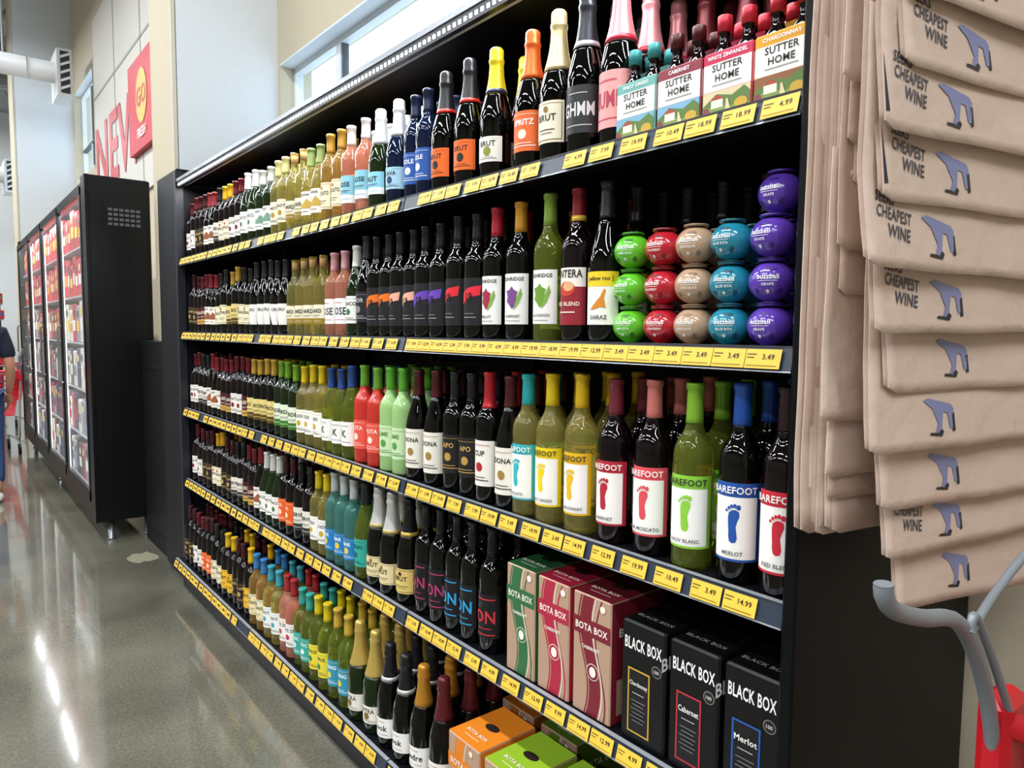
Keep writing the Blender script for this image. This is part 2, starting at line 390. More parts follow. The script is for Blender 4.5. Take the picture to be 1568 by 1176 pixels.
D('ry','bx',GRED,F('#d8a31c'),L('#f3ebd0','#b3401e','VINO',kind=2))
D('rcream','bx',GLK,F('#1b1b1e'),L('#efe6c4','#6b5a20','CHATEAU',w=.07,kind=2))
D('rgold','bx',GLK,F('#c19b3d'),L('#e3cd80','#5b4514','ORO',kind=1))
D('gw','bg',GGR,F('#e4e4df'),L('#f6f4ee','#3d7a4a','BIANCO'))
D('gw2','bx',GGR,F('#d8dcd2'),L('#f2f2ec','#7aa08a','LAGO',kind=4))
D('ggreen','bx',GGR,F('#74a52b'),L('#e4eed4','#3c7a2a','VERDE',kind=1))
D('yw','bx',GYE,F('#d8cf8a'),L('#f2ecd6','#b0902e','PINOT',w=.066))
D('yw2','bx',GYE,None,L('#f0e8cc','#9a8030','CHARD',w=.062,z1=.12,kind=1),cork=True)
D('yw3','bg',GYE,F('#8a9a5a'),L('#f4f0e4','#c9a84a','SOLANA',w=.066,kind=4))
D('yy','bx',GYE,F('#e0c21e'),L('#f6f4ee','#c7a81e','LODI',w=.066))
D('amb','bx',GAM,F('#b98d36'),L('#f3e8c8','#b27a1e','MOSCATO',w=.066,kind=2))
D('rose','bx',GRO,F('#efe6e2'),L('#8fcde0','#f2f2f2','ROSE',w=.066,kind=1))
D('rosew','bx',GRO,F('#e3a8b0'),L('#f6f3f0','#c9586a','ROSE',kind=3,w=.07))
D('crv','bg',GLK,F('#17181b'),[('r',-.046,.042,.046,.128,'#f2efe8'),('p',[(-.046,.042),(0.0,.042),(-.02,.09),(-.046,.105)],'#14161a'),('t','CRU',.012,.105,.013,'#333333')])
D('cfoil','sp',GGR,F('#dfe3e4',.4),L('#8fd0e6','#f4f4f4','BRUT',w=.075,z0=.045,z1=.115,kind=1))
D('cfoil2','sp',GBL,F('#d2d7db',.5),L('#a7d2e6','#1b3c66','CAVA',z0=.045,z1=.11,kind=0))
D('blue','bx',GBL,F('#1a2440'),L('#1f57a8','#e8eef6','SOLE',tc='#ffffff'))
D('vc','sp',GLK,F('#15161a'),L('#f26a1a','#1d1d1d','BRUT',w=.064,z0=.038,z1=.112,kind=0),h=.335,foil2=F('#c9281e'))
D('yfoil','sp',GLK,F('#c9b820',.4),L('#efece2','#8f8f38','BRUT',z0=.04,z1=.10,w=.06),h=.335,foil2=F('#16264a'))
D('ofoil','sp',GLK,F('#d85f28',.5),L('#ea6a28','#f3e6d2','SPRITZ',z0=.04,z1=.13,tc='#ffffff'),h=.335)
D('gfoil','sp',GLK,F('#d8c692',.6),L('#f0e5cc','#8a6e3a','BRUT',z0=.04,z1=.125,w=.064,kind=2),h=.35,fz=.19)
D('sfoil','sp',GLK,F('#303338',.6),L('#25272b','#c8c8c8','GHMM',tc='#d9d9d9',z0=.04,z1=.13,w=.08,kind=3),h=.355,foil2=F('#c9ccd0',.6))
D('pfoil','sp',GLK,F('#e08f94',.4),L('#f2a3a0','#c4455a','MUMM',tc='#b33b50',z0=.032,z1=.135,w=.086,kind=3),h=.355,fz=.19,foil2=F('#c2263a'))
D('rcap','sp',GLK,F('#6b1f26',.3),L('#6a2a2e','#d6c69a','ROSSO',tc='#e8dcc0'),h=.345)
D('dk','bg',GLK,F('#1a1b1f'),L('#20202a','#888888','NOIR',tc='#bbbbbb'),h=.335)
def blkl(c): return [('r',-.044,.036,.044,.152,'#1b1b20'),('p',[(-.028,.085),(.0,.105),(.030,.110),(.034,.134),(-.002,.128),(-.030,.112)],c),('t','19',.0,.107,.018,'#17171b'),('r',-.02,.055,.02,.057,'#999999'),('r',-.015,.064,.015,.066,'#777777')]
D('bo','bx',GLK,F('#17171a'),blkl('#f2761f'),h=.325); D('bp','bx',GLK,F('#17171a'),blkl('#f2b096'),h=.325)
D('bv','bx',GLK,F('#17171a'),blkl('#6a44b4'),h=.33); D('br','bx',GLK,F('#17171a'),blkl('#e22a38'),h=.335)
def bont(c,t2): return [('r',-.041,.038,.041,.150,'#f5f3ee'),('t','BONRIDGE',0,.138,.0085,'#333333'),('p',[(0,.072),(.012,.080),(.017,.092),(.012,.100),(.015,.110),(.006,.114),(.0,.122),(-.007,.114),(-.018,.112),(-.013,.100),(-.016,.088),(-.008,.082)],c),('p',[(.004,.068),(.018,.084),(.026,.104),(.022,.118),(.014,.1)],'#7fae4a'),('t',t2,0,.056,.006,'#555555'),('r',-.02,.045,.02,.0465,'#888888')]
D('b1','bx',GLK,F('#b02234'),bont('#a32846','MERLOT'),h=.342); D('b2','bx',GLK,F('#c98e2a'),bont('#7a4a8a','CABERNET'),h=.342)
D('b3','bx',GLG,F('#7a9a3a'),bont('#6f9a35','SAUVIGNON'),h=.345)
D('tera','bx',GRED,F('#7a1522'),[('r',-.043,.036,.043,.150,'#f2ece4'),('r',-.043,.036,.043,.112,'#94222f'),('t','SINTERA',0,.138,.016,'#3a2a26',0,1,.07),('e',0,.108,.020,.015,'#c9402e'),('e',.004,.113,.013,.010,'#e5b080'),('r',-.02,.06,.02,.0625,'#f0e0d0'),('t','RED BLEND',0,.078,.008,'#f0e0d0')],h=.345,foil2=F('#e8c14a'))
D('tail','bg',GLK,F('#1a1b1f'),[('r',-.043,.036,.043,.125,'#f5f3ea'),('r',-.043,.108,.043,.136,'#f0cd2a'),('t','[ yellow roo ]',0,.122,.010,'#222222',0,1,.07),('p',[(-.02,.064),(-.01,.074),(.004,.088),(.012,.103),(.016,.101),(.012,.086),(.016,.068),(.004,.070),(-.006,.066)],'#d88a2a'),('t','SHIRAZ',0,.050,.008,'#444444')],h=.345)
D('kw','bg',GLG,F('#2a4a8a'),L('#f4f2ec','#5a7a9a','K',z0=.045,z1=.125,w=.07,kind=3),h=.325)
D('red1','bx',GCR,F('#6fae3a'),L('#e8584a','#f0e0d0','FRUTA',tc='#ffe9dd'),h=.33)
D('grn1','bx',GCG,F('#62b43a'),L('#c9e2b4','#5a9a4a','LIME',tc='#4f8a3d'),h=.33)
D('josh','bg',GLK,F('#4a1418'),L('#ece7da','#a08040','DONA',w=.066,z0=.036,z1=.146,kind=0),h=.335)
D('dark3','bx',GLK,F('#1b1b1e'),L('#1c1a1c','#b8924a','APO',tc='#c9a35a',z0=.05,z1=.15,kind=0),h=.335)
D('shield','bx',GLK,F('#b3242e'),L('#efeae0','#b3242e','CUP',z0=.042,z1=.15,w=.064),h=.345,fz=.225)
D('bf_teal','bx',GYE,F('#2fb0b4'),LB('#35b3bd','MOSCATO'),h=.35); D('bf_yel','bx',GYE,F('#e3c81e'),LB('#f0d21e','PINOT GRIGIO',True),h=.352)
D('bf_gold','bx',GYE,F('#e0b81e'),LB('#eab81e','CHARDONNAY',True),h=.354); D('bf_red','bx',GRED,F('#7d2f3c'),LB('#b3283a','CABERNET'),h=.355)
D('bf_pink','bx',GRED,F('#dd7f78'),LB('#e0505a','PINK MOSCATO'),h=.357); D('bf_green','bx',GLG,F('#8ec63a'),LB('#8ccc40','SAUV BLANC',True),h=.36)
D('bf_blue','bx',GLK,F('#2552a8'),LB('#2453a4','MERLOT'),h=.362); D('bf_rose','bx',GRED,F('#2a1418'),LB('#c9283a','RED BLEND'),h=.362)
D('orl','bx',GLK,F('#3a1418'),L('#e85f1e','#f0e0c0','SOL',tc='#fff0dc'),h=.325)
D('tealb','bx',GTE,F('#c9cdd0'),L('#1f7fc0','#e9c84a','MAR',tc='#f0f4f8',z0=.04,z1=.115,w=.07),h=.325)
D('teall','bg',GLG,F('#262628'),L('#2fa896','#1d5f58','GRIGIO',tc='#0f3f3a',z0=.04,z1=.13),h=.33)
D('tealf','bx',GYE,F('#3fa3b8'),L('#f2f4ee','#3fa3b8','PINOT'))
D('tealf2','bx',GLG,F('#3aa79a'),L('#35a99c','#f0f0f0','MOSC',tc='#ffffff'))
D('redf','bx',GRO,F('#a82a34'),L('#f4f0ea','#b8303a','WHITE ZIN'))
D('bluef','bx',GAM,F('#3a7fc0'),L('#efe0b0','#3a6fae','RIESLING',kind=2))
D('champw','sp',GLK,F('#dfdfdc',.5),L('#e6d6a4','#8a6a2a','BRUT',z0=.035,z1=.10,kind=2),h=.335,fz=.19,foil2=F('#b0a060'))
D('champb','sp',GLK,F('#17181b'),L('#e0c472','#17181b','BRUT',z0=.035,z1=.11,kind=2),h=.335,foil2=F('#c9a84a'))
D('champg','sp',GGR,F('#c9ad5a',.5),L('#ece8da','#7a6a2a','EXTRA',z0=.035,z1=.09),h=.33,fz=.18)
D('champd','sp',GLK,F('#1c1c20'),L('#f2efea','#333333','Cook',z0=.035,z1=.095,kind=3),h=.33,foil2=F('#cfcfcf',.5))
D('champo','sp',GLK,F('#b8812a',.4),L('#f2efea','#7a2a1a','Andre',z0=.035,z1=.095,kind=3),h=.33)
D('champr','sp',GLK,F('#5a1c22',.3),L('#f2efea','#5a1c22','Rouge',z0=.035,z1=.095,kind=3),h=.33)
def onl(c): return [('r',-.042,.04,.042,.15,'#131317'),('r',-.03,.136,.03,.139,c),('r',-.03,.048,.03,.051,c),('t','ON',0,.094,.032,c,0,.9),('r',-.02,.064,.02,.066,c)]
D('onp','bx',GLK,F('#141416'),onl('#a83a64'),h=.335); D('onb','bx',GLK,F('#141416'),onl('#2f9fd6'),h=.335); D('onr','bx',GLK,F('#141416'),onl('#c8323e'),h=.335)
D('yf','bx',GRED,F('#e0b41c'),L('#efbc30','#8a2a1a','SWEET',kind=2)); D('yg','bx',GLG,F('#d9c41e'),L('#ecd83e','#2a7a4a','CITRUS'),h=.32)
D('teg','bx',GLG,F('#caa83a'),L('#2f93b0','#e6d23a','SPRING',tc='#ffffff'),h=.32)

def run(a,b,names,pitch=.083):
    out=[]
    n=max(1,round((a-b)/pitch)); 
    for k in range(n): out.append((a-(k+.5)*(a-b)/n,names[(k//2)%len(names)]))
    return out
rows={
1: run(4.24,3.68,['rw','rk','rw3','rw2'])+run(3.68,3.36,['ry','rw'])+run(3.36,2.99,['gw','gw2'])+run(2.99,2.49,['yw','yw2','yw3'])+run(2.49,2.32,['amb'])+[(2.285,'rose'),(2.175,'rose'),(2.07,'cfoil'),(1.965,'cfoil2')]+[(1.865,'blue'),(1.79,'blue'),(1.70,'vc'),(1.59,'vc'),(1.475,'yfoil'),(1.335,'ofoil'),(1.245,'gfoil'),(1.15,'sfoil'),(1.05,'pfoil')],
2: run(4.24,3.77,['rk','rmaroon','rw3'])+run(3.77,3.25,['rcream','rgold','rcream'])+run(3.25,2.83,['crv','crv'],.09)+run(2.83,2.48,['yw2'])+[(2.43,'rosew'),(2.34,'rosew'),(2.25,'gw'),(2.17,'dk')]+[(2.10,'bo'),(2.02,'bo'),(1.95,'bp'),(1.875,'bp'),(1.80,'bv'),(1.72,'bv'),(1.635,'br'),(1.55,'br'),(1.465,'b1'),(1.37,'b2'),(1.26,'b3'),(1.165,'tera'),(1.075,'tail')],
3: run(4.24,3.70,['rw','rw2','rw3'])+run(3.70,3.31,['rmaroon','rw'])+run(3.31,2.99,['rgold'])+run(2.99,2.75,['ggreen'])+run(2.75,2.50,['yy'])+run(2.50,2.24,['kw'])+[(2.20,'red1'),(2.11,'red1'),(2.02,'grn1'),(1.94,'grn1')]+[(1.85,'josh'),(1.75,'josh'),(1.655,'dark3'),(1.575,'dark3'),(1.49,'shield'),(1.405,'josh'),(1.335,'bf_teal'),(1.245,'bf_yel'),(1.145,'bf_gold'),(1.04,'bf_red'),(.94,'bf_pink'),(.84,'bf_green'),(.735,'bf_blue'),(.647,'bf_rose')],
4: run(4.24,3.88,['rw','rk'])+run(3.88,3.16,['ry','rk','rw2','rmaroon','rw3'])+run(3.16,2.95,['gw'])+run(2.95,2.62,['orl','rw2'])+run(2.62,2.48,['yy'])+run(2.48,2.25,['tealb'])+[(2.20,'teall'),(2.105,'champw'),(2.01,'champw'),(1.91,'champb'),(1.80,'onp'),(1.715,'onp'),(1.64,'onb'),(1.56,'onb'),(1.475,'onr')],
5: run(4.20,3.55,['rk','rw','orl','rcream'])+run(3.55,3.15,['yf','rk'])+run(3.15,2.80,['bluef','tealf'])+run(2.80,2.50,['redf','tealf2'])+run(2.50,2.17,['yg','teg'])+[(2.12,'champg'),(2.02,'champg'),(1.92,'champd'),(1.82,'champd'),(1.72,'champo'),(1.62,'champr')],
}
for k,lst in rows.items():
    par=empty('wine_bottles'); x0=1.132 if k<5 else 1.07; i=0
    hv={}
    for depth in range(3):
        for (y,n) in lst:
            if depth==2 and y>2.6: continue
            o=bpy.data.objects.new('bottle_%d'%i,P[n]); i+=1; COL.objects.link(o); o.parent=par
            hk=round(y/.17); hv.setdefault((hk,n),R_.uniform(.955,1.035) if y>2.3 else R_.uniform(.99,1.01)); sc=hv[(hk,n)]
            o.scale=(1,1,sc)
            o.location=(x0+depth*.093+R_.uniform(0,.006),y+R_.uniform(-.003,.003),surf[k]+.0005)
            o.rotation_euler[2]=R_.uniform(-.05,.36)
    if k in (1,2):
        ext=[(.96,'rcap'),(.86,'rcap'),(.76,'dk'),(.67,'rcap')] if k==1 else [(.97,'dk'),(.88,'dk'),(.78,'dk'),(.68,'dk')]
        for d in (0,1):
            for (y,n) in ext:
                o=bpy.data.objects.new('bottle_%d'%i,P[n]); i+=1; COL.objects.link(o); o.parent=par
                o.location=(1.30+.09*d if k==1 else 1.27+.09*d,y,surf[k]+.0005); o.rotation_euler[2]=R_.uniform(-.2,.2)

# ---- round cocktail bottles, stacked three high
def ballmesh(c,c2,txt):
    q=MB(wrap=.004); m=mat(c,.18,coat=.5); pr=[(.020,0),(.026,.001)]; Rb=.0375; zc=.0382
    for i in range(-7,8):
        a=i*math.pi/2*.86/7; pr.append((Rb*math.cos(a)*1.02,zc+Rb*math.sin(a)*.94))
    q.lathe(pr,m,28); zt=pr[-1][1]
    q.lathe([(.019,zt-.001),(.0235,zt-.0005),(.0235,zt+.003),(.022,zt+.0038)],mat(c2,.3,coat=.3),28)
    def fn(u,v,d):
        v=max(-.03,min(.03,v)); s=v/(Rb*.94); rr=Rb*1.02*math.sqrt(max(0,1-s*s))+d
        a=u/Rb; return (-rr*math.cos(a),-rr*math.sin(a),zc+v)
    q.elems([('t','buzzball',0,.007,.0085,'#e8e8e4',0,1,.036)],fn,.0007)
    q.elems([('t',txt,0,-.006,.0048,'#e8e8e4',0,1,.03)],fn,.0007)
    q.elems([('r',-.016,-.0004,.016,.0004,'#e8e8e4')],fn,.0007)
    q.elems([('e',-.022,-.018,.005,.005,c2)],fn,.0009); q.elems([('e',.022,-.018,.005,.005,c2)],fn,.0009); q.elems([('e',0,-.018,.003,.003,'#e8e8e4')],fn,.0009); q.elems([('e',0.006,.021,.011,.0025,c2)],fn,.0009)
    return q.mesh('ball')
balls=empty('round_cocktail_bottles'); i=0
for y,c,c2,t,n in ((1.0,'#5fbf2a','#2f7a1a','LIME RITA',3),(.918,'#b51f2e','#7a1420','STRAWBERRY',3),(.843,'#b5967a','#8a6e56','CHOCOLATE',3),(.764,'#1f8199','#105064','BLUE RITA',3),(.683,'#5b3aa8','#3a2080','GRAPE',4)):
    me=ballmesh(c,c2,t)
    for d in (0,1):
        for k in range(n if d==0 else 3):
            o=bpy.data.objects.new('ball_%d'%i,me); i+=1; COL.objects.link(o); o.parent=balls
            o.location=(1.128+.083*d+(.0 if k<3 else .02),y,surf[2]+.0005+k*.0762); o.rotation_euler[2]=R_.uniform(-.1,.4)

# ---- four packs of mini bottles
mini=[(.018,.001),(.023,0),(.0245,.005),(.0245,.10),(.022,.112),(.014,.124),(.0105,.134),(.0102,.15),(.0125,.151),(.0125,.172),(.011,.1745)]
def fourpack(y,main,pic,cap,glass,head='CABERNET'):
    q=MB(); w=.100; d=.10; h=.112; cm=paper(main)
    q.bbox(-d/2,-w/2,0,d/2,w/2,h,cm,.002)
    def fn(u,v,dd): return (-d/2-dd,-u,v)
    a=w/2-.002
    e=[('r',-a,.044,a,h-.020,'#f1eee9'),('t','SUTTER',0,.0835,.0125,'#2d2d2d'),('t','HOME',0,.066,.0125,'#2d2d2d'),('t',head,0,h-.010,.007,'#ffffff',0,1,.08),('r',-.03,.053,.03,.0545,'#888888'),
       ('r',-a,.002,a,.043,pic),('p',[(-a,.02),(-.02,.038),(.012,.03),(.036,.041),(a,.03),(a,.002),(-a,.002)],'#5d7a3a'),('p',[(-a,.002),(-a,.014),(-.02,.02),(.01,.012),(.03,.018),(a,.010),(a,.002)],'#7f9648'),('r',-.03,.014,-.006,.028,'#efe4d0'),('p',[(-.033,.028),(-.018,.037),(-.003,.028)],'#a8452e'),('e',.03,.014,.013,.009,'#c9a23a'),('e',-.040,.01,.007,.007,'#8a3a4a'),('p',[(0,.002),(.012,.002),(.004,.026),(.001,.026)],'#d9c9a0')]
    q.elems(e,fn,.0002)
    fs=lambda u,v,dd:(u,-w/2-dd,v)
    q.elems([('r',-.048,.044,.048,h-.02,'#f1eee9'),('t','SUTTER HOME',0,.07,.011,'#2d2d2d',0,1,.08),('r',-.048,.002,.048,.043,'#5d7a3a')],fs,.0002)
    q.box(-.0015,-w/2+.01,h,.0015,w/2-.01,h+.03,cm)
    for dx in (-.025,.025):
        for dy in (-.0245,.0245):
            q.lathe([(r*.96,z+.002) for r,z in mini if z>.09],glass,16,dx,dy); q.lathe([(.0132,.150),(.0132,.1775),(.0115,.179)],cap,16,dx,dy)
    q.obj('wine_four_pack',None,(1.14,y,surf[1]+.0005))
fourpack(.968,'#6fb0a8','#7ab0c9',F('#3a8f8f'),GRED,'PINOT GRIGIO'); fourpack(.863,'#8f3040','#7fb0d0',F('#4a1218'),GRED)
fourpack(.759,'#c9284f','#d9c9a0',F('#c0283a'),GRED,'WHITE ZINFANDEL'); fourpack(.656,'#e0a01e','#8f5a3a',F('#b0202e'),GRED,'CHARDONNAY')

# ---- boxed wine
KR='#b5947c'
def bota(y,c,z,x=1.195,w=.108,d=.19,h=.275,kr=KR,rot=0,top=None):
    q=MB(); q.bbox(-d/2,-w/2,0,d/2,w/2,h,paper(kr),.003)
    fn=lambda u,v,dd:(-d/2-dd,-u,v)
    a=w/2-.001; lt='#e9dfd0'
    def band(x0,x1,ph,cc,dd):
        m=paper(cc); b=len(q.v)
        for i in range(17):
            t=i/16; v=.003+t*(h-.006); s=.016*math.sin(t*5.5+ph)
            for xx in (x0,x1): q.v.append(fn(max(-a,min(a,xx+s)),v,dd))
        for i in range(16): q.face((b+2*i,b+2*i+1,b+2*i+3,b+2*i+2),m)
    band(-.020,.014,.4,c,.0004); band(.017,.020,.4,lt,.0006); band(-.027,-.023,.4,c,.0004); band(.026,.030,.9,c,.0004)
    q.elems([('r',-a,h-.093,a,h-.055,c),('t','BOTA BOX',0,h-.074,.0165,'#f3ede2',0,1,w*.84),('e',.006,.105,.019,.019,'#f3ede2'),('e',.006,.105,.0175,.0175,c),('e',.006,.105,.010,.012,'#f3ede2'),('e',.034,h-.02,.008,.008,'#f3ede2'),('t','CABERNET',0,h-.118,.008,'#f3ede2')],lambda u,v,dd:fn(u,v,dd+.0006),.0002)
    ft=lambda u,v,dd:(v,-u,h+dd)
    q.elems([('r',-a,-d/2+.002,a,d/2-.002,top or c),('e',0,0,.026,.014,'#241a16'),('r',-.03,-.07,.03,-.068,lt),('t','BOTA BOX',0,-.05,.012,lt)],ft)
    fs=lambda u,v,dd:(u,-w/2-dd,v)
    q.elems([('r',-d/2+.003,.003,d/2-.003,h-.003,c),('r',-d/2+.02,.02,d/2-.02,.1,kr),('t','BOTA BOX',0,h-.07,.02,'#f3ede2')],fs)
    fs2=lambda u,v,dd:(-u,w/2+dd,v)
    q.elems([('r',-d/2+.003,.003,d/2-.003,h-.003,kr),('r',-d/2+.02,.1,d/2-.02,.2,c),('t','BOTA BOX',0,.15,.02,'#f3ede2')],fs2)
    q.obj('wine_box',None,(x,y,z),rot)
def blackbox(y,c,z,nm,w=.115,d=.19,h=.258,x=1.195,rot=0):
    q=MB(); q.bbox(-d/2,-w/2,0,d/2,w/2,h,mat('#0c0c0e',.4,spec=.35),.004)
    fn=lambda u,v,dd:(-d/2-dd,-u,v)
    els=[('t','BLACK BOX',0,h-.046,.026,'#f2f2ef',0,1,w*.84),('e',.036,h-.085,.0125,.0125,'#8d8d88'),('e',.036,h-.085,.011,.011,'#1b1b1d'),('t','100',.036,h-.085,.007,'#d0d0cc'),
      ('r',-.038,.022,.020,.160,c),('r',-.0345,.0255,.0165,.1565,'#101012'),('t',nm,-.009,.128,.012,'#e8e8e4',0,1,.047),('r',-.025,.108,.006,.1095,'#c8c8c4')]
    for i in range(6): els.append(('r',-.028+(i%2)*.004,.092-i*.0085,.010-(i%2)*.004,.0935-i*.0085,'#86868a'))
    q.elems(els,fn,.0002)
    q.elems([('e',0,.01,.028,.013,'#050506'),('r',-.05,-.07,.05,-.0695,'#3a3a3e'),('t','BLACK BOX',0,-.055,.012,'#8d8d90')],lambda u,v,dd:(v,-u,h+dd))
    q.elems([('t','BLACK BOX',0,h-.06,.028,'#efefec')],lambda u,v,dd:(u,-w/2-dd,v))
    q.obj('wine_box',None,(x,y,z),rot)
z4=surf[4]+.0005
bota(1.318,'#2f6b3f',z4); bota(1.198,'#b0233f',z4); bota(1.072,'#7a1e2c',z4,w=.116)
blackbox(.925,'#c9a23a',z4,'Chardonnay'); blackbox(.80,'#b8303a',z4,'Cabernet'); blackbox(.675,'#2a5aa8',z4,'Merlot')
z5=surf[5]+.0005
bota(1.46,'#e0801e',z5,x=1.125,w=.14,h=.235); bota(1.30,'#8fb52a',z5,x=1.125,w=.14,h=.235); bota(1.14,'#8fb52a',z5,x=1.125,w=.14,h=.235)
bota(1.50,'#b5651a',z5,x=1.34,w=.14,h=.235); bota(1.33,'#5f7f22',z5,x=1.34,w=.14,h=.235); bota(.98,'#a3203a',z5,x=1.125,w=.14,h=.235)

# ------------------------------------------------------------------ hanging tote bags
FAB=mat('#d2bcae',.9,bump=.35,bscale=16,var=.03,spec=.2); FAB2=mat('#c2ab9c',.9,bump=.35,bscale=16,var=.03,spec=.2); FABD=mat('#141c34',.8)
bags=empty('hanging_tote_bags'); ang=math.radians(-11)
W=Vector((math.cos(ang),math.sin(ang),0)); N=Vector((math.sin(ang),-math.cos(ang),0))
def bag(i,left,zb,wid,hgt,yoff,th=.004,print_=False,lip=.014,fab=FAB,skew=0,dog=False,nv=22,drop=0,seed=None,tilt=None,patch=False):
    rr=random.Random(100+(i if seed is None else seed)); ph=rr.uniform(0,6); am=rr.uniform(.0008,.0018); q=MB(); nu=24
    tl=rr.uniform(-.012,.014) if tilt is None else tilt
    def pos(u,v,d):
        s=v/hgt; l=lip*max(0,1-v/.13); l+=am*math.sin(u*13+ph)*(1-s)+am*.6*math.sin(u*9+v*23+ph*2)+am*.35*math.sin(u*37-v*30+ph)
        cr=.0010*math.sin(u*25+ph)*max(0,1-v/.04)+(tl-drop)*u*max(0,1-v/.12)
        # rounded lower corner
        ru=max(0,1-u/.010)*max(0,1-v/.05)*.008
        p=Vector((left,yoff,zb))+W*(u+skew*v)+Vector((0,0,v+cr+ru))+N*(l+d)
        return tuple(p)
    b=len(q.v)
    for side in (th,0):
        for j in range(nv+1):
            for k in range(nu+1): q.v.append(pos(wid*k/nu,hgt*j/nv,side))
    n=(nu+1)*(nv+1)
    for j in range(nv):
        for k in range(nu):
            a=j*(nu+1)+k
            q.face((a,a+1,a+nu+2,a+nu+1),fab,True); q.face((n+a,n+a+nu+1,n+a+nu+2,n+a+1),fab,True)
    for k in range(nu): q.face((k,n+k,n+k+1,k+1),fab)
    for j in range(nv):
        a=j*(nu+1); q.face((a,a+nu+1,n+a+nu+1,n+a),fab); a+=nu; q.face((a,n+a,n+a+nu+1,a+nu+1),fab)
    fn=lambda u,v,d:pos(u,v,th+d)
    ink='#45434d'; dg='#7f84b0'; r0=-.14
    if print_:
        for x in [('t','SEEKS',.040,.094,.015,ink,r0,.72),('t','CHEAPEST',.058,.072,.017,ink,r0,.66),('t','WINE',.066,.048,.018,ink,r0,.74)]: q.elems([x],fn,.0010)
    if dog:
        o_=.118; e=[
           ('p',[(0,.052),(.012,.057),(.070,.052),(.077,.045),(.075,.037),(.045,.039),(.020,.043)],dg),
           ('p',[(.022,.043),(.050,.040),(.046,.014),(.038,.004),(.031,.006),(.037,.020)],dg),
           ('p',[(.060,.040),(.075,.040),(.074,.016),(.067,.014)],dg),
           ('p',[(.016,.001),(.018,.005),(.036,.006),(.046,.013),(.051,.009),(.046,.001)],'#1d1d25'),
           ('p',[(.071,.038),(.078,.040),(.080,.012),(.073,.010)],'#1d1d25')]
        for x in e: q.elems([('p',[(u+o_,v+.022-(u*.10)) for u,v in x[1]],x[2])],fn,.0012)
    if patch: q.elems([('p',[(.0008,.015),(.010,.022),(.006,.05),(.0008,.10)],'#141c34')],fn,.0010)
    q.obj('bag_%d'%i,bags)
rb=random.Random(5)
for i in range(9):
    bag(i,1.020+.055*i/8+rb.uniform(-.008,.008),1.155+rb.uniform(0,.010),.40,1.24,.570-.0040*i,th=.0022,lip=.003,skew=rb.uniform(-.006,.006),fab=FAB if i%2 else FAB2,nv=30)
for j in range(16):
    z0=1.20+.062*j+rb.uniform(-.02,.02)
    bag(15+j,(1.06,1.035,1.015,1.05)[j%4]+rb.uniform(-.008,.008)-.0010*j,z0,.38,.36+.02*(j%3),.533-.0026*j,th=.0014,lip=.003,skew=.02,fab=FAB if j%3 else FAB2)
lefts=[1.185,1.12,1.082,1.03,1.06,1.005,.955,.98,.962,1.0,.99,1.0,1.0,1.0,1.0]
for i in range(15):
    zb=1.03+.088*i+R_.uniform(-.004,.004); yo=.486-.0054*i
    lf=lefts[i]
    tt=R_.uniform(-.014,.012)
    bag(40+i,lf,zb,.50,.34,yo,th=.0020,lip=.013,print_=(i in (1,5,6,7,8,9,10,11)),dog=(i<11),drop=.05 if i==0 else 0,tilt=tt,patch=i in(7,8))
    bag(70+i,lf-.007,zb+.004,.44,.34,yo+.0032,th=.0008,lip=.013,fab=FAB2,seed=40+i,tilt=tt,drop=.05 if i==0 else 0)
q=MB(); q.tube([(1.3,.578,2.46),(1.3,.30,2.46),(1.3,.29,2.48)],.004,mat('#b0b4b8',.3,metal=.9)); q.box(1.2,.570,2.40,1.4,.578,2.52,BLK); q.obj('peg_hook',bags)

